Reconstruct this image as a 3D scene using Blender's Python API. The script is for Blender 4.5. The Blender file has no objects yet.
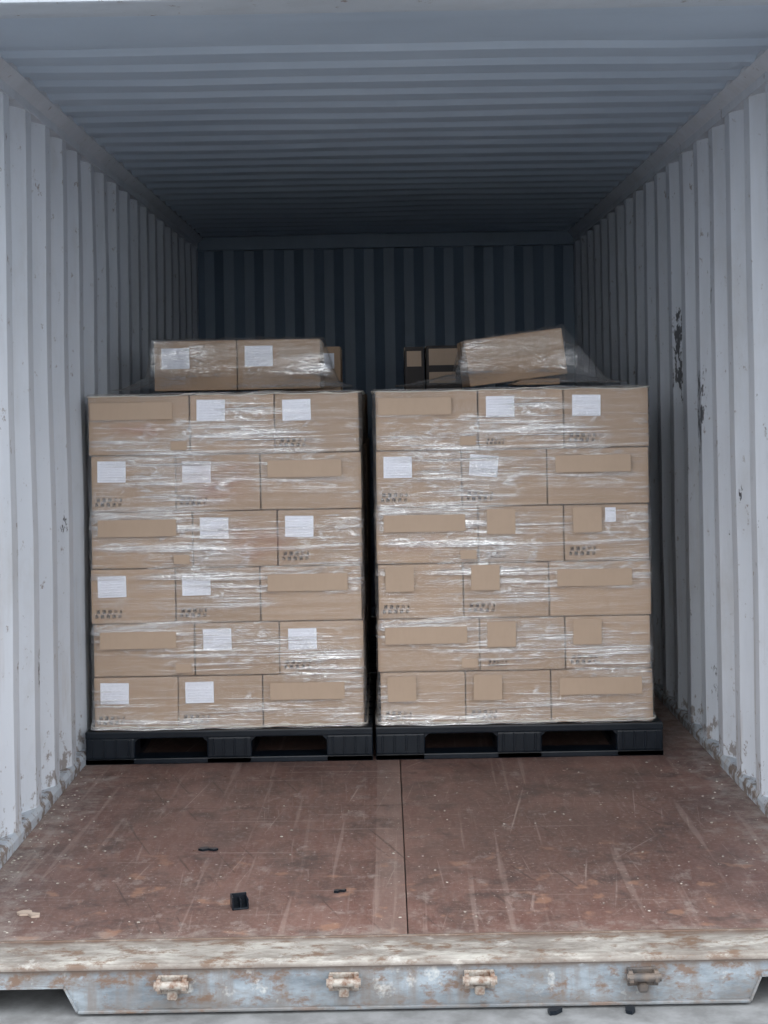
import bpy, bmesh, math, random
from mathutils import Vector, Matrix, noise
random.seed(4)
C = bpy.context.scene.collection
bpy.context.scene.view_settings.view_transform = 'Standard'

# ------------------------------------------------------------ node helpers
class M:
    def __init__(s, name):
        s.m = bpy.data.materials.new(name); s.m.use_nodes = True
        s.nt = s.m.node_tree; s.nt.nodes.clear()
        s.out = s.nt.nodes.new('ShaderNodeOutputMaterial')
        s.tc = s.nt.nodes.new('ShaderNodeTexCoord')
    def n(s, t, **k):
        nd = s.nt.nodes.new(t)
        for a, v in k.items(): setattr(nd, a, v)
        return nd
    def l(s, a, b): s.nt.links.new(a, b)
    def setin(s, sock, v):
        if isinstance(v, bpy.types.NodeSocket): s.l(v, sock)
        else: sock.default_value = v
    def math(s, op, a, b=0.0, c=None, clamp=False):
        nd = s.n('ShaderNodeMath', operation=op, use_clamp=clamp)
        s.setin(nd.inputs[0], a); s.setin(nd.inputs[1], b)
        if c is not None: s.setin(nd.inputs[2], c)
        return nd.outputs[0]
    def map(s, scale=(1,1,1), loc=(0,0,0), src='Object', rot=(0,0,0)):
        nd = s.n('ShaderNodeMapping'); nd.inputs['Scale'].default_value = scale
        nd.inputs['Location'].default_value = loc; nd.inputs['Rotation'].default_value = rot
        s.l(s.tc.outputs[src], nd.inputs['Vector']); return nd.outputs[0]
    def noise(s, scale=5, mp=(1,1,1), detail=4, rough=.55, loc=(0,0,0), dist=0.0, src='Object', rot=(0,0,0)):
        nd = s.n('ShaderNodeTexNoise'); nd.inputs['Scale'].default_value = scale
        nd.inputs['Detail'].default_value = detail; nd.inputs['Roughness'].default_value = rough
        nd.inputs['Distortion'].default_value = dist
        s.l(s.map(mp, loc, src, rot), nd.inputs['Vector']); return nd.outputs[0]
    def rng(s, v, a, b, c=0.0, d=1.0):
        nd = s.n('ShaderNodeMapRange'); nd.clamp = True
        s.setin(nd.inputs[0], v)
        for i, x in enumerate((a, b, c, d)): nd.inputs[i+1].default_value = x
        return nd.outputs[0]
    def mix(s, f, a, b):
        nd = s.n('ShaderNodeMix', data_type='RGBA')
        s.setin(nd.inputs['Factor'], f)
        for k, v in ((6, a), (7, b)):
            if isinstance(v, tuple): v = (v[0], v[1], v[2], 1)
            s.setin(nd.inputs[k], v)
        return nd.outputs[2]
    def bump(s, h, st=.2, dist=.01):
        nd = s.n('ShaderNodeBump'); nd.inputs['Strength'].default_value = st
        nd.inputs['Distance'].default_value = dist; s.l(h, nd.inputs['Height']); return nd.outputs[0]
    def xyz(s, src='Object'):
        nd = s.n('ShaderNodeSeparateXYZ'); s.l(s.tc.outputs[src], nd.inputs[0]); return nd.outputs
    def blob(s, c, r):
        mp = s.map(tuple(1/q for q in r), tuple(-a/q for a, q in zip(c, r)))
        vm = s.n('ShaderNodeVectorMath', operation='LENGTH'); s.l(mp, vm.inputs[0])
        return s.rng(vm.outputs['Value'], .4, 1.0, 1, 0)
    def bsdf(s, col, rough=.6, metal=0.0, nrm=None, spec=None):
        b = s.n('ShaderNodeBsdfPrincipled')
        if isinstance(col, tuple): col = (col[0], col[1], col[2], 1)
        s.setin(b.inputs['Base Color'], col); s.setin(b.inputs['Roughness'], rough)
        s.setin(b.inputs['Metallic'], metal)
        if spec is not None: s.setin(b.inputs['Specular IOR Level'], spec)
        if nrm: s.l(nrm, b.inputs['Normal'])
        s.l(b.outputs[0], s.out.inputs[0]); return b

# ------------------------------------------------------------ materials
def paint_mat(name, base, dark, spots=(), rust=.0, axis_streak=(1,1,.12), specks=.4):
    m = M(name)
    n1 = m.noise(1.6, detail=5); n2 = m.noise(9, axis_streak, 5, .6); n5 = m.noise(4, (1,1,.5), 6, .7, loc=(8,8,2))
    col = m.mix(m.rng(n1, .35, .7, 0, .45), base, dark)
    col = m.mix(m.rng(n2, .48, .72, 0, .36), col, tuple(c*.70 for c in base))
    col = m.mix(m.rng(n5, .53, .72, 0, .42), col, tuple(c*q for c, q in zip(base, (.70,.66,.60))))
    sp = m.noise(38, (1,1,.6), 3, .6)
    col = m.mix(m.rng(sp, .71, .74, 0, specks), col, (.14,.12,.11))
    ed = m.noise(30, (1,1,.45), 5, .7, loc=(3,1,7))
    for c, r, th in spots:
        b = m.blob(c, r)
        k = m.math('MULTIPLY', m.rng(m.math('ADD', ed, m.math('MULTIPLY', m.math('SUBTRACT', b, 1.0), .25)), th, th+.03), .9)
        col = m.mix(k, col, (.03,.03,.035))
    if rust:
        z = m.xyz()[2]
        low = m.rng(z, 0.0, .25, 1, 0)
        rn = m.noise(22, (1,1,.8), 5, .7)
        k = m.math('MULTIPLY', m.rng(m.math('ADD', rn, m.math('MULTIPLY', low, .15)), .63, .69), rust)
        col = m.mix(k, col, (.15,.11,.085))
        rs = m.noise(16, (1,1,.10), 4, .6, loc=(2,9,0))
        k = m.math('MULTIPLY', m.rng(rs, .56, .70), m.rng(z, .0, .9, .6, .06))
        col = m.mix(k, col, (.30,.24,.19))
    m.bsdf(col, .5, nrm=m.bump(m.noise(5, detail=5), .25, .01)); return m.m

WB, WD = (.57,.61,.672), (.455,.495,.555)
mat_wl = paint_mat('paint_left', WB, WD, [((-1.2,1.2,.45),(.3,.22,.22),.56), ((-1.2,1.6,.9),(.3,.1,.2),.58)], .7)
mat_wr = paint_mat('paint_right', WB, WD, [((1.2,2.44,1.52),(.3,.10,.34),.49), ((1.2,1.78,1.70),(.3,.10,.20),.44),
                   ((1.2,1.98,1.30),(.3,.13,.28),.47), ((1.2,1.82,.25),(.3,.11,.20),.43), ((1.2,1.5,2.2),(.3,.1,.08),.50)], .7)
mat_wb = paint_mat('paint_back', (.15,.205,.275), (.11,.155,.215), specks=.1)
def mk_ceil():
    m = M('paint_ceiling')
    n2 = m.noise(9, (.12,1,1), 5, .6); n1 = m.noise(1.6, detail=5)
    col = m.mix(m.rng(n1, .35, .7, 0, .5), (.43,.515,.615), (.32,.395,.485))
    col = m.mix(m.rng(n2, .5, .75, 0, .25), col, (.28,.34,.42))
    m.bsdf(col, .42, nrm=m.bump(m.noise(5, detail=5), .2, .01)); return m.m
mat_ceil = mk_ceil()
mat_trim = paint_mat('paint_trim', (.45,.50,.56), (.34,.38,.43), rust=.9)

def mk_floor():
    m = M('red_plywood_floor')
    x, y, z = m.xyz()
    n1 = m.noise(1.9, detail=7, rough=.65); n2 = m.noise(30, (1,.2,1), 5, .7); n3 = m.noise(5, (1,.6,1), 7, .75, loc=(1,8,0))
    n6 = m.noise(60, (1,1,1), 4, .7, loc=(3,3,0)); n8 = m.noise(1.3, (1,.7,1), 5, .6, loc=(6,2,0))
    col = m.mix(m.rng(n1, .36, .64), (.115,.053,.044), (.205,.118,.097))
    col = m.mix(m.rng(n2, .42, .72, 0, .45), col, (.25,.172,.148))
    col = m.mix(m.rng(n3, .46, .64, 0, .7), col, (.080,.052,.046))
    col = m.mix(m.rng(n8, .46, .64, 0, .55), col, (.092,.054,.046))
    col = m.mix(m.rng(n6, .5, .75, 0, .42), col, (.31,.24,.21))
    band = m.math('MULTIPLY', m.math('GREATER_THAN', x, -.075), m.math('LESS_THAN', x, .008))
    col = m.mix(m.math('MULTIPLY', band, .35), col, (.26,.19,.165))
    for yy in (1.22, 2.44, 3.66):
        k = m.math('LESS_THAN', m.math('ABSOLUTE', m.math('SUBTRACT', y, yy)), .003)
        col = m.mix(m.math('MULTIPLY', k, .5), col, (.08,.04,.035))
    for mp, th, c, a, rot in (((60,1.2,1),.67,(.44,.36,.32),.38,.15), ((1.3,45,1),.64,(.40,.33,.30),.28,.04), ((55,2.0,1),.64,(.06,.04,.035),.6,-.35), ((70,1.5,1),.71,(.46,.40,.36),.38,.6), ((90,3,1),.65,(.38,.30,.27),.25,-.06), ((30,.7,1),.60,(.33,.25,.22),.35,.02)):
        nd = m.n('ShaderNodeMapping'); nd.inputs['Scale'].default_value = mp
        r0 = m.n('ShaderNodeMapping'); r0.inputs['Rotation'].default_value = (0,0,rot)
        m.l(m.tc.outputs['Object'], r0.inputs[0]); m.l(r0.outputs[0], nd.inputs[0])
        t = m.n('ShaderNodeTexNoise'); t.inputs['Scale'].default_value = 1.0; t.inputs['Detail'].default_value = 4
        t.inputs['Distortion'].default_value = .4
        m.l(nd.outputs[0], t.inputs[0])
        k = m.math('MULTIPLY', m.rng(t.outputs[0], th, th+.06), a)
        col = m.mix(k, col, c)
    s = m.noise(5.5, detail=6, rough=.7, loc=(4,2,0))
    col = m.mix(m.rng(s, .54, .66, 0, .7), col, (.062,.045,.042))
    o = m.noise(9, detail=4, loc=(9,5,1))
    ok = m.math('MULTIPLY', m.rng(o, .60, .66), m.math('MULTIPLY', m.rng(y, 1.1, .4), .5))
    col = m.mix(ok, col, (.36,.20,.13))
    ws = m.noise(11, (1,.7,1), 6, .75, loc=(20,5,1))
    col = m.mix(m.rng(ws, .57, .67, 0, .5), col, (.34,.29,.265))
    dn = m.noise(12, detail=6, rough=.75)
    e = m.rng(m.math('ABSOLUTE', x), .85, 1.17, -.03, .20)
    f = m.rng(y, .16, 0.0, 0, .20)
    k = m.rng(m.math('ADD', dn, m.math('ADD', e, f)), .60, .80, 0, .7)
    col = m.mix(k, col, (.32,.285,.26))
    g = m.noise(75, detail=2)
    col = m.mix(m.rng(g, .68, .72, 0, .6), col, (.50,.45,.42))
    m.bsdf(col, m.rng(n1, .3, .7, .40, .65), nrm=m.bump(n2, .25, .004)); return m.m
mat_floor = mk_floor()

def mk_sill():
    m = M('worn_sill_paint')
    x, y, z = m.xyz()
    n1 = m.noise(4, (1,3,3), 6, .7); n2 = m.noise(18, (.6,1,1), 6, .75, loc=(2,0,0)); n3 = m.noise(9, (1,1,1), 5, .7, loc=(7,3,1))
    n4 = m.noise(3.2, (.8,2,2), 6, .8, loc=(5,5,5)); n7 = m.noise(20, (1,1,.15), 4, .6, loc=(1,1,1))
    topc = m.mix(m.rng(n1, .4, .6), (.42,.41,.38), (.22,.20,.18))
    facec = m.mix(m.rng(n1, .38, .62), (.27,.315,.355), (.125,.15,.175))
    facec = m.mix(m.rng(n7, .47, .63, 0, .65), facec, (.15,.12,.10))
    col = m.mix(m.rng(z, -.022, -.012), facec, topc)
    col = m.mix(m.rng(n4, .48, .60, 0, .7), col, (.15,.13,.115))
    col = m.mix(m.rng(n2, .51, .60, 0, .8), col, (.14,.078,.045))
    col = m.mix(m.rng(n3, .60, .68, 0, .6), col, (.54,.54,.52))
    e = m.rng(m.math('ABSOLUTE', m.math('ADD', z, .016)), .014, 0, 0, .9)
    col = m.mix(m.math('MULTIPLY', e, m.rng(n2, .30, .42)), col, (.07,.05,.04))
    k = m.math('MULTIPLY', m.rng(y, -.045, -.01), m.rng(n2, .34, .48, .3, .9))
    col = m.mix(k, col, (.12,.075,.055))
    low = m.math('MULTIPLY', m.rng(z, -.08, -.114), m.rng(n3, .35, .6, .1, .7))
    col = m.mix(low, col, (.12,.12,.12))
    m.bsdf(col, .6, nrm=m.bump(n2, .4, .006)); return m.m
mat_sill = mk_sill()

def mk_card(name, base, var=.10):
    m = M(name)
    geo = m.n('ShaderNodeNewGeometry')
    r = geo.outputs['Random Per Island']
    d = tuple(c*(1-var) for c in base); l = tuple(min(1, c*(1+var)) for c in base)
    col = m.mix(r, d, l)
    n = m.noise(7, detail=4); col = m.mix(m.rng(n, .4, .7, 0, .25), col, tuple(c*.85 for c in base))
    fl = m.noise(90, (1,1,.3), 2); col = m.mix(m.rng(fl, .45, .75, 0, .10), col, tuple(c*.7 for c in base))
    m.bsdf(col, .75, nrm=m.bump(m.noise(14, (1,1,3)), .15, .004), spec=.25); return m.m
CB = (.425,.302,.21)
mat_card = mk_card('cardboard', CB)
mat_patch = mk_card('tan_patch', (.445,.338,.255), .02)  # mostly redaction blocks over carton print, added as flat tan patches
mat_dcard = mk_card('dark_cardboard', (.05,.045,.045))

def mk_label():
    m = M('paper_label')
    u, v, w = m.xyz('UV')
    lines = m.math('GREATER_THAN', m.math('FRACT', m.math('MULTIPLY', v, 8.0)), .6)
    t = m.noise(30, (1,.4,1), 2, src='UV')
    ins = m.math('MULTIPLY', m.math('GREATER_THAN', u, .08), m.math('LESS_THAN', u, .9))
    k = m.math('MULTIPLY', m.math('MULTIPLY', lines, m.rng(t, .48, .54)), m.math('MULTIPLY', ins, .30))
    m.bsdf(m.mix(k, (.82,.85,.94), (.25,.27,.36)), .5); return m.m
mat_label = mk_label()
def overlay(m, k, col):
    b = m.bsdf(col, .7); tr = m.n('ShaderNodeBsdfTransparent'); mx = m.n('ShaderNodeMixShader')
    m.l(k, mx.inputs[0]); m.l(tr.outputs[0], mx.inputs[1]); m.l(b.outputs[0], mx.inputs[2]); m.l(mx.outputs[0], m.out.inputs[0])
    return m.m
def mk_print(name, c):
    m = M(name)
    n = m.n('ShaderNodeTexBrick'); n.offset = .3
    n.inputs['Scale'].default_value = 1; n.inputs['Color1'].default_value = (1,1,1,1); n.inputs['Color2'].default_value = (.1,.1,.1,1)
    n.inputs['Mortar'].default_value = (0,0,0,1); n.inputs['Mortar Size'].default_value = .05
    n.inputs['Brick Width'].default_value = .22; n.inputs['Row Height'].default_value = .5
    m.l(m.map(src='UV'), n.inputs[0])
    sep = m.n('ShaderNodeSeparateColor'); m.l(n.outputs[0], sep.inputs[0])
    t = m.noise(16, src='UV', detail=2)
    return overlay(m, m.math('MULTIPLY', sep.outputs[0], m.rng(t, .40, .48)), c)
mat_print = mk_print('black_print', (.04,.035,.035))
def mk_red():
    m = M('faded_red_print')
    k = m.math('MULTIPLY', m.rng(m.noise(9, (1,1,2.5), 2), .34, .66), .30)
    u, v, w = m.xyz('UV')
    for q in (u, v):
        k = m.math('MULTIPLY', k, m.rng(m.math('ABSOLUTE', m.math('SUBTRACT', q, .5)), .5, .15))
    return overlay(m, k, (.66,.24,.17))
mat_red = mk_red()
def mk_tape():
    m = M('packing_tape'); m.bsdf((.46,.34,.23), .22); return m.m
mat_tape = mk_tape()

def mk_film(name, lo=.06, hi=.8, haze_glint=.085, vert=45, th=.0, rough=.22):
    m = M(name)
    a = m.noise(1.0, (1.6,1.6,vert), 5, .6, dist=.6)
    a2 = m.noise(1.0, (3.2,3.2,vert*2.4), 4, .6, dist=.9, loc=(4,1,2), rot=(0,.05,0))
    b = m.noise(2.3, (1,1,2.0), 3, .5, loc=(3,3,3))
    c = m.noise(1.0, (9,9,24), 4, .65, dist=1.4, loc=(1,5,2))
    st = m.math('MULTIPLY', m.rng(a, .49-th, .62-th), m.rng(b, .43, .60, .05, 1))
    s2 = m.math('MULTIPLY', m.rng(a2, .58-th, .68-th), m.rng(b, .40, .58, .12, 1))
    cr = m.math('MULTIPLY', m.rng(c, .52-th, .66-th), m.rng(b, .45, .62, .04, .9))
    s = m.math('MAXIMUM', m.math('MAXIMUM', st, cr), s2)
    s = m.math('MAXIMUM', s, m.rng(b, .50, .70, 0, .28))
    h = m.math('ADD', m.math('ADD', a, m.math('MULTIPLY', a2, .4)), m.math('MULTIPLY', c, .5))
    nrm = m.bump(h, .7, .018)
    g = m.n('ShaderNodeBsdfGlossy'); g.inputs['Roughness'].default_value = rough; m.l(nrm, g.inputs['Normal'])
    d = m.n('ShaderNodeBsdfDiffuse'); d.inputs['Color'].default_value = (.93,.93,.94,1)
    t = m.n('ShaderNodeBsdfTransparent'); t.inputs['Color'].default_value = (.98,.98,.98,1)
    m1 = m.n('ShaderNodeMixShader'); m.l(m.rng(s, 0, 1, haze_glint*.5, haze_glint*5), m1.inputs[0]); m.l(t.outputs[0], m1.inputs[1]); m.l(d.outputs[0], m1.inputs[2])  # white diffuse streaks paint highlights into the film, beside its own haze
    m2 = m.n('ShaderNodeMixShader'); m.l(m.rng(s, 0, 1, lo, hi), m2.inputs[0]); m.l(m1.outputs[0], m2.inputs[1]); m.l(g.outputs[0], m2.inputs[2])
    m.l(m2.outputs[0], m.out.inputs[0]); return m.m
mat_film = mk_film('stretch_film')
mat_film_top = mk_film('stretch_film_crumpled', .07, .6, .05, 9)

def simple(name, c, r=.5, metal=0.0, var=.3, sc=12, c2=None, spec=.5):
    m = M(name); n = m.noise(sc, detail=5, rough=.65)
    m.bsdf(m.mix(m.rng(n, .4, .62), c, c2 or tuple(q*(1-var) for q in c)), r, metal, m.bump(n, .3, .004), spec); return m.m
mat_plastic = simple('black_plastic', (.004,.007,.012), .30, sc=6, c2=(.008,.012,.018), spec=.28)
mat_keeper = simple('keeper_worn_paint', (.34,.32,.29), .55, sc=40, c2=(.15,.085,.055))
mat_keeper2 = simple('keeper_dark', (.06,.058,.06), .5, sc=22, c2=(.13,.10,.08))
mat_ground = simple('concrete_ground', (.22,.23,.24), .85, sc=9, c2=(.14,.145,.15))

# ------------------------------------------------------------ mesh helpers
def obj(name, bm, mats, parent=None, smooth=False):
    me = bpy.data.meshes.new(name); bm.normal_update(); bm.to_mesh(me); bm.free()
    if smooth:
        for p in me.polygons: p.use_smooth = True
    o = bpy.data.objects.new(name, me); C.objects.link(o)
    for m in (mats if isinstance(mats, (list, tuple)) else [mats]): me.materials.append(m)
    if parent: o.parent = parent
    return o
def empty(name, loc=(0,0,0)):
    e = bpy.data.objects.new(name, None); e.empty_display_size = .1; e.location = loc; C.objects.link(e); return e
def box(bm, x0, x1, y0, y1, z0, z1, bev=0.0, mat=0, rot=None, seg=1):
    ret = bmesh.ops.create_cube(bm, size=1)
    vs = ret['verts']; c = Vector(((x0+x1)/2, (y0+y1)/2, (z0+z1)/2))
    for v in vs:
        v.co = Vector((v.co.x*(x1-x0), v.co.y*(y1-y0), v.co.z*(z1-z0)))
        if rot: v.co = rot @ v.co
        v.co += c
    fs = {f for v in vs for f in v.link_faces}
    if bev:
        r = bmesh.ops.bevel(bm, geom=list({e for v in vs for e in v.link_edges}), offset=bev, segments=seg, affect='EDGES', profile=.6)
        fs |= set(r['faces'])
    for f in fs:
        if f.is_valid: f.material_index = mat
def prism(bm, poly, axis, a, b, mat=0):
    def P(p, t):
        return {'x': (t, p[0], p[1]), 'y': (p[0], t, p[1]), 'z': (p[0], p[1], t)}[axis]
    A = [bm.verts.new(P(p, a)) for p in poly]; B = [bm.verts.new(P(p, b)) for p in poly]
    n = len(poly); fs = [bm.faces.new(A), bm.faces.new(B[::-1])]
    for i in range(n): fs.append(bm.faces.new((A[i], B[i], B[(i+1) % n], A[(i+1) % n])))
    for f in fs: f.material_index = mat
    bmesh.ops.recalc_face_normals(bm, faces=fs)

# ------------------------------------------------------------ container shell
L, W, H = 5.62, 1.18, 2.38
def corr(t0, t1, pitch, depth, phase=0.0, fr=(.25,.245,.26,.245)):
    pts = [(t0, 0.0)]; t = t0 + phase
    while t < t1:
        for dt, o in ((0, 0), (fr[1], depth), (fr[1]+fr[0], depth), (fr[1]+fr[0]+fr[3], 0)):
            tt = t + dt*pitch
            if t0 < tt < t1: pts.append((tt, o))
        t += pitch
    pts.append((t1, 0.0)); return pts
def corr_wall(name, pts, fn, mat, nseg, th=.004, bw=.007):
    bm = bmesh.new(); rows = []
    for t, o in pts:
        rows.append([bm.verts.new(fn(t, o, k/nseg)) for k in range(nseg+1)])
    for a, b in zip(rows, rows[1:]):
        for k in range(nseg): bm.faces.new((a[k], a[k+1], b[k+1], b[k]))
    o = obj(name, bm, mat)
    s = o.modifiers.new('thick', 'SOLIDIFY'); s.thickness = th; s.offset = 0
    bv = o.modifiers.new('bev', 'BEVEL'); bv.width = bw; bv.segments = 3; bv.limit_method = 'ANGLE'; bv.angle_limit = math.radians(8)
    return o
P = corr(.06, L+.06, .278, .036)
def dent(y, z, s): return .006*noise.noise(Vector((y*1.1, z*1.3, s)))
corr_wall('wall_left', P, lambda t, o, k: (-W-o+dent(t, k*3, 1), t, .0+k*2.32), mat_wl, 10)
corr_wall('wall_right', P, lambda t, o, k: (W+o+dent(t, k*3, 5), t, .0+k*2.32), mat_wr, 10)
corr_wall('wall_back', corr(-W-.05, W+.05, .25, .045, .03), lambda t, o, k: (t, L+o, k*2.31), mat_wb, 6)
corr_wall('ceiling', corr(.10, L+.10, .209, .013, .40, (.3,.2,.3,.2)), lambda t, o, k: ((k*2-1)*(W+.05), t, H+o+.006*noise.noise(Vector((k*4, t*1.5, 2)))), mat_ceil, 14, bw=.014)
bm = bmesh.new()
for s in (-1, 1):
    poly = [(s*(W-.008), 2.315), (s*(W-.008), 2.345), (s*(W-.045), 2.376), (s*(W-.045), 2.42), (s*(W+.06), 2.42), (s*(W+.06), 2.315)]
    prism(bm, poly, 'y', 0.0, L+.08)
obj('trim_1', bm, mat_wl)
bm = bmesh.new()
for s in (-1, 1):
    poly = [(s*(W+.055), -.10), (s*(W+.055), .045), (s*(W-.001), .045), (s*(W-.010), .03), (s*(W-.010), .001), (s*(W+.0), .001), (s*(W+.0), -.10)]
    prism(bm, poly, 'y', 0.0, L)
obj('trim_2', bm, mat_trim)
bm = bmesh.new()
box(bm, -W-.05, W+.05, L-.02, L+.08, 2.30, 2.43, .004)
box(bm, -W-.05, W+.05, L-.004, L+.06, 0, .06, .004)
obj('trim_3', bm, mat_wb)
bm = bmesh.new()
box(bm, -W-.12, W+.12, -.12, .0, 2.336, 2.56, .008, seg=2)
box(bm, -W-.0, W+.0, .0, .13, 2.362, 2.374, .002)
obj('trim_4', bm, mat_trim)
bm = bmesh.new()
for s in (-1, 1):
    a, b = sorted((s*(W-.01), s*(W+.12)))
    box(bm, a, b, -.12, .06, -.118, 2.338, .008, seg=2)
    box(bm, a-.01, b+.01, -.14, .05, -.12, -.003, .01, seg=2)
obj('trim_5', bm, mat_trim)
bm = bmesh.new()
box(bm, -W, .0085, .0, L, -.03, 0, .0012); box(bm, .0115, W, .0, L, -.03, 0, .0012)
for i in range(18):
    y = .15+i*.3
    for x in (-1.1, -.62, -.035, .06, .6, 1.1):
        r = bmesh.ops.create_cone(bm, cap_ends=True, segments=10, radius1=.006, radius2=.005, depth=.0016)
        bmesh.ops.translate(bm, verts=r['verts'], vec=(x+random.uniform(-.004, .004), y, .0006))
obj('floor', bm, mat_floor)
bm = bmesh.new()
zb, nt_ = -.114, -.056
p = [(-1.17, 0), (1.17, 0), (1.17, zb), (1.10, zb), (1.07, nt_), (.86, nt_), (.835, zb), (-.795, zb), (-.825, nt_), (-1.07, nt_), (-1.10, zb), (-1.17, zb)]
fr = [(x, z if z < 0 else -.014) for x, z in p]
prism(bm, fr, 'y', -.165, -.02)
prism(bm, [(-.002, 0), (-.145, .0), (-.160, -.004), (-.167, -.014), (-.002, -.014)], 'x', -1.17, 1.17)
def strip(pts, w, y0, y1):
    for (x0, z0), (x1, z1) in zip(pts, pts[1:]):
        d = Vector((x1-x0, z1-z0)).normalized(); nn = Vector((-d.y, d.x))*w
        prism(bm, [(x0, z0), (x1, z1), (x1+nn.x, z1+nn.y), (x0+nn.x, z0+nn.y)], 'y', y0, y1)
strip([(-.795, -.114), (-.825, -.056), (-1.07, -.056)], -.006, -.170, -.160)
strip([(.835, -.114), (.86, -.056), (1.07, -.056)], .006, -.170, -.160)
box(bm, -.79, .83, -.178, -.160, -.116, -.108, .002)
box(bm, -1.16, 1.16, -.010, -.001, -.004, .003, .0012)
obj('trim_6', bm, mat_sill)

def keeper(x, mat):
    e = empty('door_lock_keeper', (x, -.167, -.045))
    bm = bmesh.new()
    box(bm, -.036, .036, -.008, .0, -.026, .018, .003, seg=2)
    for s in (-1, 1):
        prism(bm, [(-.006, -.020), (-.006, .016), (-.030, .018), (-.046, .006), (-.046, -.004), (-.030, -.006), (-.022, -.020)], 'x', s*.031-.005, s*.031+.005)
    obj('bracket', bm, mat, e)
    bm = bmesh.new()
    r = bmesh.ops.create_cone(bm, cap_ends=True, segments=18, radius1=.010, radius2=.010, depth=.082)
    bmesh.ops.rotate(bm, verts=r['verts'], matrix=Matrix.Rotation(math.pi/2, 3, 'Y'))
    bmesh.ops.translate(bm, verts=r['verts'], vec=(0, -.034, .004))
    box(bm, -.012, .012, -.03, -.005, -.035, -.012, .004)
    obj('pin', bm, mat, e)
for x, m_ in ((-.56, mat_keeper), (-.148, mat_keeper), (.178, mat_keeper), (.57, mat_keeper2)): keeper(x, m_)

bm = bmesh.new()
bmesh.ops.create_grid(bm, x_segments=20, y_segments=20, size=40)
bmesh.ops.translate(bm, verts=bm.verts, vec=(0, 0, -.122))
obj('ground', bm, mat_ground)

# ------------------------------------------------------------ pallet
def pallet(cx, y0, w=1.078, d=1.10):
    e = empty('plastic_pallet', (cx, y0, 0)); x0 = -w/2; x1 = w/2
    bm = bmesh.new(); hh = .124
    box(bm, x0, x1, 0, .09, .096, hh, .005, seg=2)
    for k in range(7):
        yy = .12+k*.125; box(bm, x0, x1, yy, yy+.10, .104, hh, .003)
    box(bm, x0, x1, d-.09, d, .098, hh, .005)
    for xx in (x0, -.09, x1-.16): box(bm, xx, xx+.16, .02, d-.02, .090, .105, .002)
    bl = [(x0, x0+.185), (-.085, .085), (x1-.175, x1)]
    for a, b in bl:
        for (u, v) in ((0, .15), (d/2-.08, d/2+.08), (d-.15, d)):
            box(bm, a, b, u+.004, v-.004, .016, .100, .010, seg=3)
        box(bm, a, b, 0, d, 0, .022, .004, seg=2)
        for k in range(4):
            xx = a+.025+k*(b-a-.05)/3
            box(bm, xx-.004, xx+.004, -.001, .01, .026, .092, .0015)
    for (u, v) in ((0, .10), (d/2-.06, d/2+.06), (d-.1, d)):
        box(bm, x0, x1, u, v, 0, .022, .004, seg=2)
    for xa, sg in ((x0+.185, 1), (-.085, -1), (.085, 1), (x1-.175, -1)):
        prism(bm, [(xa-.002*sg, .099), (xa+.018*sg, .099), (xa-.002*sg, .080)], 'y', .006, .05)
    for k in range(9):
        xx = x0+.2+k*(w-.4)/8; box(bm, xx-.003, xx+.003, .10, d-.1, .085, .105)
    obj('pallet_body', bm, mat_plastic, e)
PZ = .125
HT = [.200, .200, .207, .213, .214, .225]
TOP = PZ+sum(HT)

# ------------------------------------------------------------ carton stacks
def quad(bm, uvl, x, y, z, w, h, rot=0.0, mat=0):
    c = Vector((x+w/2, y, z+h/2)); vs = []
    for a, b in ((-1,-1), (1,-1), (1,1), (-1,1)):
        p = Vector((a*w/2, 0, b*h/2)); p = Matrix.Rotation(rot, 3, 'Y') @ p
        vs.append(bm.verts.new(c+p))
    f = bm.faces.new(vs); f.material_index = mat
    for lp, uv in zip(f.loops, ((0,0), (1,0), (1,1), (0,1))): lp[uvl].uv = uv
mat_rope = M('film_rope')
def _r():
    m = mat_rope
    t = m.n('ShaderNodeBsdfTransparent'); b = m.bsdf((.80,.76,.68), .3); mx = m.n('ShaderNodeMixShader'); mx.inputs[0].default_value = .6
    m.l(t.outputs[0], mx.inputs[1]); m.l(b.outputs[0], mx.inputs[2]); m.l(mx.outputs[0], m.out.inputs[0]); return m.m
mat_rope = _r()

def drape(name, parent, org, rx, ry, zt, shapes, nx_, ny_, seed, amp=1.0):
    bm = bmesh.new(); g = []
    for j in range(ny_+1):
        row = []
        for i in range(nx_+1):
            x = rx[0]+(rx[1]-rx[0])*i/nx_; y = ry[0]+(ry[1]-ry[0])*j/ny_
            hgt = 0
            for (bx0, bx1, by0, by1, hl, hr, tl, tr_, tf, tb) in shapes:
                dx = (bx0-x)/tl if x < bx0 else ((x-bx1)/tr_ if x > bx1 else 0)
                dy = (by0-y)/tf if y < by0 else ((y-by1)/tb if y > by1 else 0)
                f = min(1, max(0, (x-bx0)/(bx1-bx0))); hh = hl+(hr-hl)*f
                v = max(0, 1-math.hypot(dx, dy)); v = v**1.1
                hgt = max(hgt, hh*v)
            edge = min(1, min(i, nx_-i, j, ny_-j)/3)
            wr = amp*(.011*noise.noise(Vector((x*11, y*11, seed)))+.008*noise.noise(Vector((x*34, y*20, 3))))
            row.append(bm.verts.new((x-org[0], y-org[1], zt+hgt+abs(wr)*(.5+.5*edge)+.003*(1-edge)-org[2])))
        g.append(row)
    for a, b in zip(g, g[1:]):
        for i in range(nx_): bm.faces.new((a[i], a[i+1], b[i+1], b[i]))
    return obj(name, bm, mat_film_top, parent, True)

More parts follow.
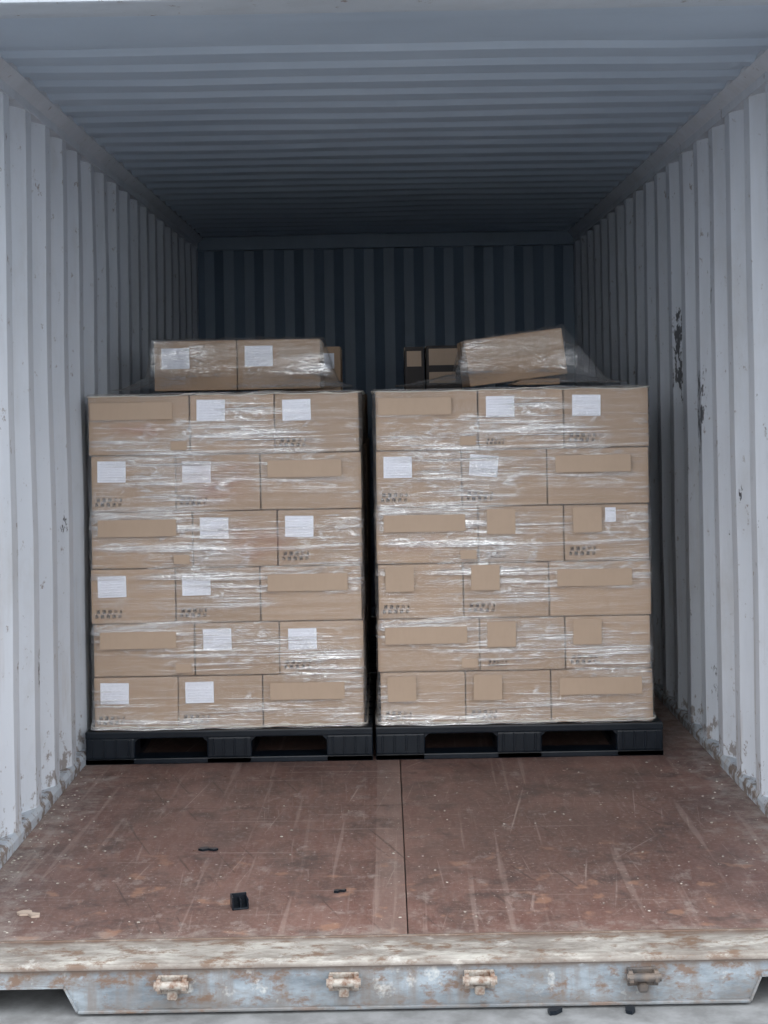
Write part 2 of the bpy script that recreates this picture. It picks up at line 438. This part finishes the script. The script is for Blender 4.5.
def stack(cx, y0, w, seed, side, layers=6, d=1.04, front=True):
    random.seed(seed)
    e = empty('wrapped_carton_stack' if front else 'carton_stack', (cx, y0, 0))
    X0 = -w/2; bm = bmesh.new(); z = PZ
    big, sm = .382*w/1.02, .319*w/1.02
    fronts = []; zs = [z]
    for i in range(layers):
        h = HT[i]; A = (i % 2 == 1)
        ws = [big, sm, sm] if A else [sm, sm, big]
        xx = X0+random.uniform(-.004, .004); row = []
        for wd in ws:
            yo = random.uniform(0, .007)
            for k in range(3):
                dd = d/3; R = Matrix.Rotation(random.uniform(-.006, .006), 3, 'Z')
                box(bm, xx+.002, xx+wd-.002, k*dd+(yo if k == 0 else 0)+.001, (k+1)*dd-.002, z+.0005, z+h-.0032, .005, rot=R, seg=2)
            row.append((xx, wd, yo)); xx += wd
        fronts.append((z, h, row, A)); z += h; zs.append(z)
    obj('cartons', bm, mat_card, e)
    if not front: return e
    bm = bmesh.new(); uvl = bm.loops.layers.uv.new('UVMap')
    YS = -.0195      # tan redaction blocks, added as flat quads just outside the film
    for i, (zz, h, row, A) in enumerate(fronts):
        r = 5-i; y = -.0035
        bx = row[0] if A else row[2]; sm_ = row[1:] if A else row[:2]
        ww = random.uniform(.27, .31)
        quad(bm, uvl, bx[0]+(.03 if r else .012), YS, zz+h-.092, ww, .064, 0, 1)
        if A: quad(bm, uvl, bx[0]+bx[1]-.070, YS, zz+.016, .06, .034, 0, 1)
        for j, q in enumerate(sm_):
            lx = q[0]+.030+random.uniform(-.004, .004); lz = zz+h-.105+random.uniform(-.004, .004)
            paper = side == 'L' or r in (0, 1)
            rot = .09 if (side == 'R' and r == 1 and j == 1) else random.uniform(-.02, .02)
            quad(bm, uvl, lx, (y-.0008) if paper else YS, lz, .107, .080 if paper else .095, rot, 0 if paper else 1)
            if not A or j == 1: quad(bm, uvl, q[0]+.018, y, zz+.020, .100, .036, 0, 2)
            elif side == 'R': quad(bm, uvl, q[0]+.03, y, zz+.016, .07, .025, 0, 2)
        if side == 'R' and r == 2:
            quad(bm, uvl, row[2][0]+.155, y-.001, zz+h-.068, .04, .055, 0, 0)
            quad(bm, uvl, row[0][0]+.02, y-.001, zz+.04, .24, .07, 0, 3)
        if side == 'L' and r == 1: quad(bm, uvl, row[1][0]+.0, y-.001, zz+.01, .31, .19, 0, 3)
        if side == 'L' and r == 2: quad(bm, uvl, row[1][0]+.06, y-.001, zz+.0, .34, .18, 0, 3)
        if side == 'L' and r == 0: quad(bm, uvl, row[0][0]+.05, y-.001, zz+.06, .26, .06, 0, 3)
    obj('labels', bm, [mat_label, mat_patch, mat_print, mat_red], e)
    bm = bmesh.new(); r = .03; path = []
    x0, x1, ya, yb = X0-.008, X0+w+.008, -.012, d+.010
    def lin(a, b, n): return [a+(b-a)*i/n for i in range(n)]
    def arc(cx_, cy_, t0):
        for k in range(5):
            t = t0+k*math.pi/10; path.append((cx_+r*math.cos(t), cy_+r*math.sin(t), math.cos(t), math.sin(t)))
    for x in lin(x0+r, x1-r, 110): path.append((x, ya, 0, -1))
    arc(x1-r, ya+r, -math.pi/2)
    for y in lin(ya+r, yb-r, 40): path.append((x1, y, 1, 0))
    arc(x1-r, yb-r, 0)
    for x in lin(x1-r, x0+r, 20): path.append((x, yb, 0, 1))
    arc(x0+r, yb-r, math.pi/2)
    for y in lin(yb-r, ya+r, 40): path.append((x0, y, -1, 0))
    arc(x0+r, ya+r, math.pi)
    ztop = zs[-1]; nz = 170; ring = []
    for j in range(nz+1):
        zz = .128+(ztop+.006-.128)*j/nz
        ds = min(abs(zz-q) for q in zs[1:-1]); row = []
        for (x, y, nx, ny) in path:
            o = -.0035*math.exp(-(ds/.018)**2)
            s_ = noise.noise(Vector((x*2.2+seed, y*2.2, zz*38)))
            s_ += .6*noise.noise(Vector((x*7, y*7+seed, zz*30+x*6)))
            o += .0034*s_
            if j < 4: o += .006*(1+noise.noise(Vector((x*14, y*14, 2))))
            o = max(o, -.0046)
            row.append(bm.verts.new((x+nx*o, y+ny*o, zz+(.006*noise.noise(Vector((x*8, y*8, 9))) if j in (0, nz) else 0))))
        ring.append(row)
    n = len(path)
    for a, b in zip(ring, ring[1:]):
        for k in range(n): bm.faces.new((a[k], a[(k+1) % n], b[(k+1) % n], b[k]))
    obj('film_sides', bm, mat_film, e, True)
    def rope(zc, amp, rad, sd, mat, nm):
        cu = bpy.data.curves.new(nm, 'CURVE'); cu.dimensions = '3D'; cu.bevel_depth = rad; cu.bevel_resolution = 1
        sp = cu.splines.new('POLY'); sp.points.add(n-1); sp.use_cyclic_u = True
        for k, (x, y, nx, ny) in enumerate(path):
            q = noise.noise(Vector((x*6, y*6, sd))); q2 = noise.noise(Vector((x*17, y*17, sd+4)))
            sp.points[k].co = (x+nx*(.001+.003*q2), y+ny*(.001+.003*q2), zc+amp*q+amp*.5*q2, 1)
            sp.points[k].radius = .5+1.5*abs(q2)
        cu.materials.append(mat); o = bpy.data.objects.new(nm, cu); C.objects.link(o); o.parent = e
    rope(.137, .007, .0045, seed, mat_rope, 'film_hem')
    rope(ztop-.003, .009, .0026, seed+7, mat_rope, 'film_top_fold')
    drape('film_top', e, (cx, y0, 0), (cx+x0+.004, cx+x1-.004), (y0+ya+.004, y0+yb-.004), ztop+.002, [], 110, 70, seed, .6)
    return e

YF = 1.87
lc, rc = -.630, .450
pallet(lc, YF-.02); pallet(.459, YF-.02)
def loose_box(x0, x1, y0, y1, z0, h, roty=0.0, rotz=0.0, label=None, mat=None, patches=(), grp=None, tag='cardboard_box'):
    cx, cy = (x0+x1)/2, (y0+y1)/2; w, d = x1-x0, y1-y0
    e = empty(tag, (cx, cy, z0+h/2)); e.rotation_euler = (0, roty, rotz)
    if grp: e.location = Vector((cx, cy, z0+h/2))-grp.location; e.parent = grp
    bm = bmesh.new(); box(bm, -w/2, w/2, -d/2, d/2, -h/2, h/2-.003, .004, seg=2)
    box(bm, -w/2+.002, w/2-.002, -d/2+.002, -.001, h/2-.004, h/2, .001)
    box(bm, -w/2+.002, w/2-.002, .001, d/2-.002, h/2-.004, h/2, .001)
    obj('carton', bm, mat or mat_card, e)
    bm = bmesh.new(); box(bm, -w/2-.0008, w/2+.0008, -.028, .028, h/2, h/2+.0008)
    for s in (-1, 1): box(bm, s*w/2-.0008, s*w/2+.0008, -.028, .028, h/2-.06, h/2)
    obj('tape', bm, mat_tape, e)
    bm = bmesh.new(); uvl = bm.loops.layers.uv.new('UVMap')
    if label: quad(bm, uvl, -w/2+label[0], -d/2-.0015, h/2-label[1]-label[3], label[2], label[3], 0, 0)
    for a, b, c, dd in patches: quad(bm, uvl, -w/2+a, -d/2-.001, h/2-b-dd, c, dd, 0, 1)
    if label or patches: obj('labels', bm, [mat_label, mat_patch], e)
    else: bm.free()
    return e
zt = TOP+.018
yb_ = YF+.52
gl = empty('wrapped_cardboard_boxes', (-.633, yb_+.2, zt))
loose_box(-.968, -.630, yb_, yb_+.40, zt, .205, label=(.03, .03, .115, .085), patches=((.17, .03, .14, .05),), grp=gl, tag='box_1')
loose_box(-.626, -.286, yb_+.004, yb_+.40, zt, .205, label=(.03, .025, .115, .085), patches=((.17, .03, .14, .05), (.02, .13, .2, .05)), grp=gl, tag='box_2')
drape('film', gl, tuple(gl.location), (-1.10, -.16), (yb_-.30, yb_+.52), zt+.002,
      [(-.978, -.278, yb_-.008, yb_+.41, .209, .209, .035, .07, .035, .10), (-.978, -.278, yb_-.008, yb_+.41, .06, .05, .13, .13, .28, .10)], 190, 150, 5)
gr = empty('wrapped_tilted_box', (.49, yb_+.07, zt))
loose_box(.302, .704, yb_-.08, yb_+.22, zt+.018, .188, roty=-.118, rotz=.05, patches=((.02, .02, .33, .07),), grp=gr, tag='box')
bm = bmesh.new()
for k in range(4): box(bm, .01+.01*k, .20, -.12, .13, .006*k, .0055+.006*k, .001)
obj('folded_cardboard', bm, mat_card, gr)
drape('film', gr, tuple(gr.location), (.02, .93), (yb_-.36, yb_+.42), zt+.002,
      [(.299, .704, yb_-.095, yb_+.25, .182, .233, .05, .19, .04, .15), (.297, .700, yb_-.095, yb_+.25, .05, .05, .26, .22, .24, .15)], 180, 140, 8)
stack(lc, YF, 1.02, 11, 'L'); stack(rc, YF, 1.03, 23, 'R')
Y2 = YF+1.16
pallet(lc+.01, Y2-.02); pallet(.459, Y2-.02)
stack(lc+.01, Y2, 1.02, 31, 'L', front=False); stack(rc, Y2, 1.03, 43, 'R', front=False)
z2 = TOP+.001
loose_box(-.60, -.222, Y2+.02, Y2+.34, z2, .212, label=(.26, .03, .09, .07))
loose_box(.070, .158, Y2+.03, Y2+.34, z2, .205, mat=mat_dcard, patches=((.010, .02, .066, .07),))
loose_box(.168, .33, Y2+.02, Y2+.34, z2, .208, mat=mat_dcard, patches=((.012, .014, .135, .075), (.012, .12, .12, .05)))

# ------------------------------------------------------------ debris
def shard(name, x, y, sc, rot, mat, z=0.0, th=.004, pts=((-1,-.5), (-.2,-.7), (.9,-.35), (1,.2), (.1,.6), (-.8,.3))):
    bm = bmesh.new(); prism(bm, [(a*sc, b*sc) for a, b in pts], 'z', 0, th)
    o = obj(name, bm, mat); o.location = (x, y, z+.001); o.rotation_euler = (0, 0, rot); return o
bm = bmesh.new()
box(bm, -.022, .022, -.020, .020, 0, .004, .001); box(bm, -.022, .022, .016, .020, 0, .034, .001); box(bm, -.022, -.018, -.020, .020, 0, .034, .001); box(bm, .0, .003, -.018, .018, 0, .024); box(bm, .019, .022, -.020, .020, 0, .028, .001)
o = obj('plastic_corner_piece', bm, mat_plastic); o.location = (-.437, .225, .001); o.rotation_euler = (0, 0, .25)
JAG = ((-1,-.3), (-.5,-.55), (0,-.2), (.6,-.5), (1,-.1), (.7,.3), (.1,.15), (-.3,.5), (-.9,.25))
shard('plastic_shard', -.580, .75, .030, -.1, mat_plastic, pts=JAG, th=.006)
shard('plastic_shard', -.172, .34, .018, .3, mat_plastic, pts=JAG, th=.006)
shard('cardboard_scrap', -.99, .195, .036, -.5, simple('scrap_card', (.5,.4,.33), .8), th=.006, pts=JAG)
shard('rubber_scrap', .355, -.20, .02, .5, mat_plastic, z=-.122, th=.01)
shard('rubber_scrap', .535, -.20, .02, 1.2, mat_plastic, z=-.122, th=.008)
random.seed(9)
bm = bmesh.new()
for k in range(260):
    s = -1 if random.random() < .6 else 1
    x = s*(1.165-abs(random.gauss(0, .09))) if random.random() < .6 else random.uniform(-1.1, 1.1)
    y = random.uniform(.02, 1.75); r = random.uniform(.0012, .0038)
    if abs(x) > 1.16: continue
    q = bmesh.ops.create_icosphere(bm, subdivisions=1, radius=r)
    for v in q['verts']: v.co = Vector((v.co.x*random.uniform(.6, 1.8), v.co.y, v.co.z*.5))+Vector((x, y, r*.4))
obj('floor_grit', bm, simple('grit', (.5,.47,.42), .9))

# ------------------------------------------------------------ light: overcast daylight
w = bpy.data.worlds.new('overcast'); bpy.context.scene.world = w; w.use_nodes = True
nt = w.node_tree; nt.nodes.clear()
o = nt.nodes.new('ShaderNodeOutputWorld'); b = nt.nodes.new('ShaderNodeBackground')
tc = nt.nodes.new('ShaderNodeTexCoord'); sx = nt.nodes.new('ShaderNodeSeparateXYZ'); cr = nt.nodes.new('ShaderNodeValToRGB')
nt.links.new(tc.outputs['Generated'], sx.inputs[0]); nt.links.new(sx.outputs[2], cr.inputs[0])
cr.color_ramp.elements[0].position = 0; cr.color_ramp.elements[0].color = (.94,.965,1.0,1)
cr.color_ramp.elements[1].position = .5; cr.color_ramp.elements[1].color = (1.0,1.01,1.02,1)
nt.links.new(cr.outputs[0], b.inputs[0]); b.inputs[1].default_value = 3.35
nt.links.new(b.outputs[0], o.inputs[0])

# ------------------------------------------------------------ camera
cd = bpy.data.cameras.new('camera'); cam = bpy.data.objects.new('camera', cd); C.objects.link(cam)
cd.sensor_fit = 'VERTICAL'; cd.sensor_height = 36; cd.sensor_width = 27; cd.lens = 1510/1024*36
cd.shift_y = -112/1024; cd.shift_x = 0
cam.location = (-.027, -3.81, 1.35); cam.rotation_euler = (math.pi/2, .0175, 0)
cd.clip_end = 200
bpy.context.scene.camera = cam
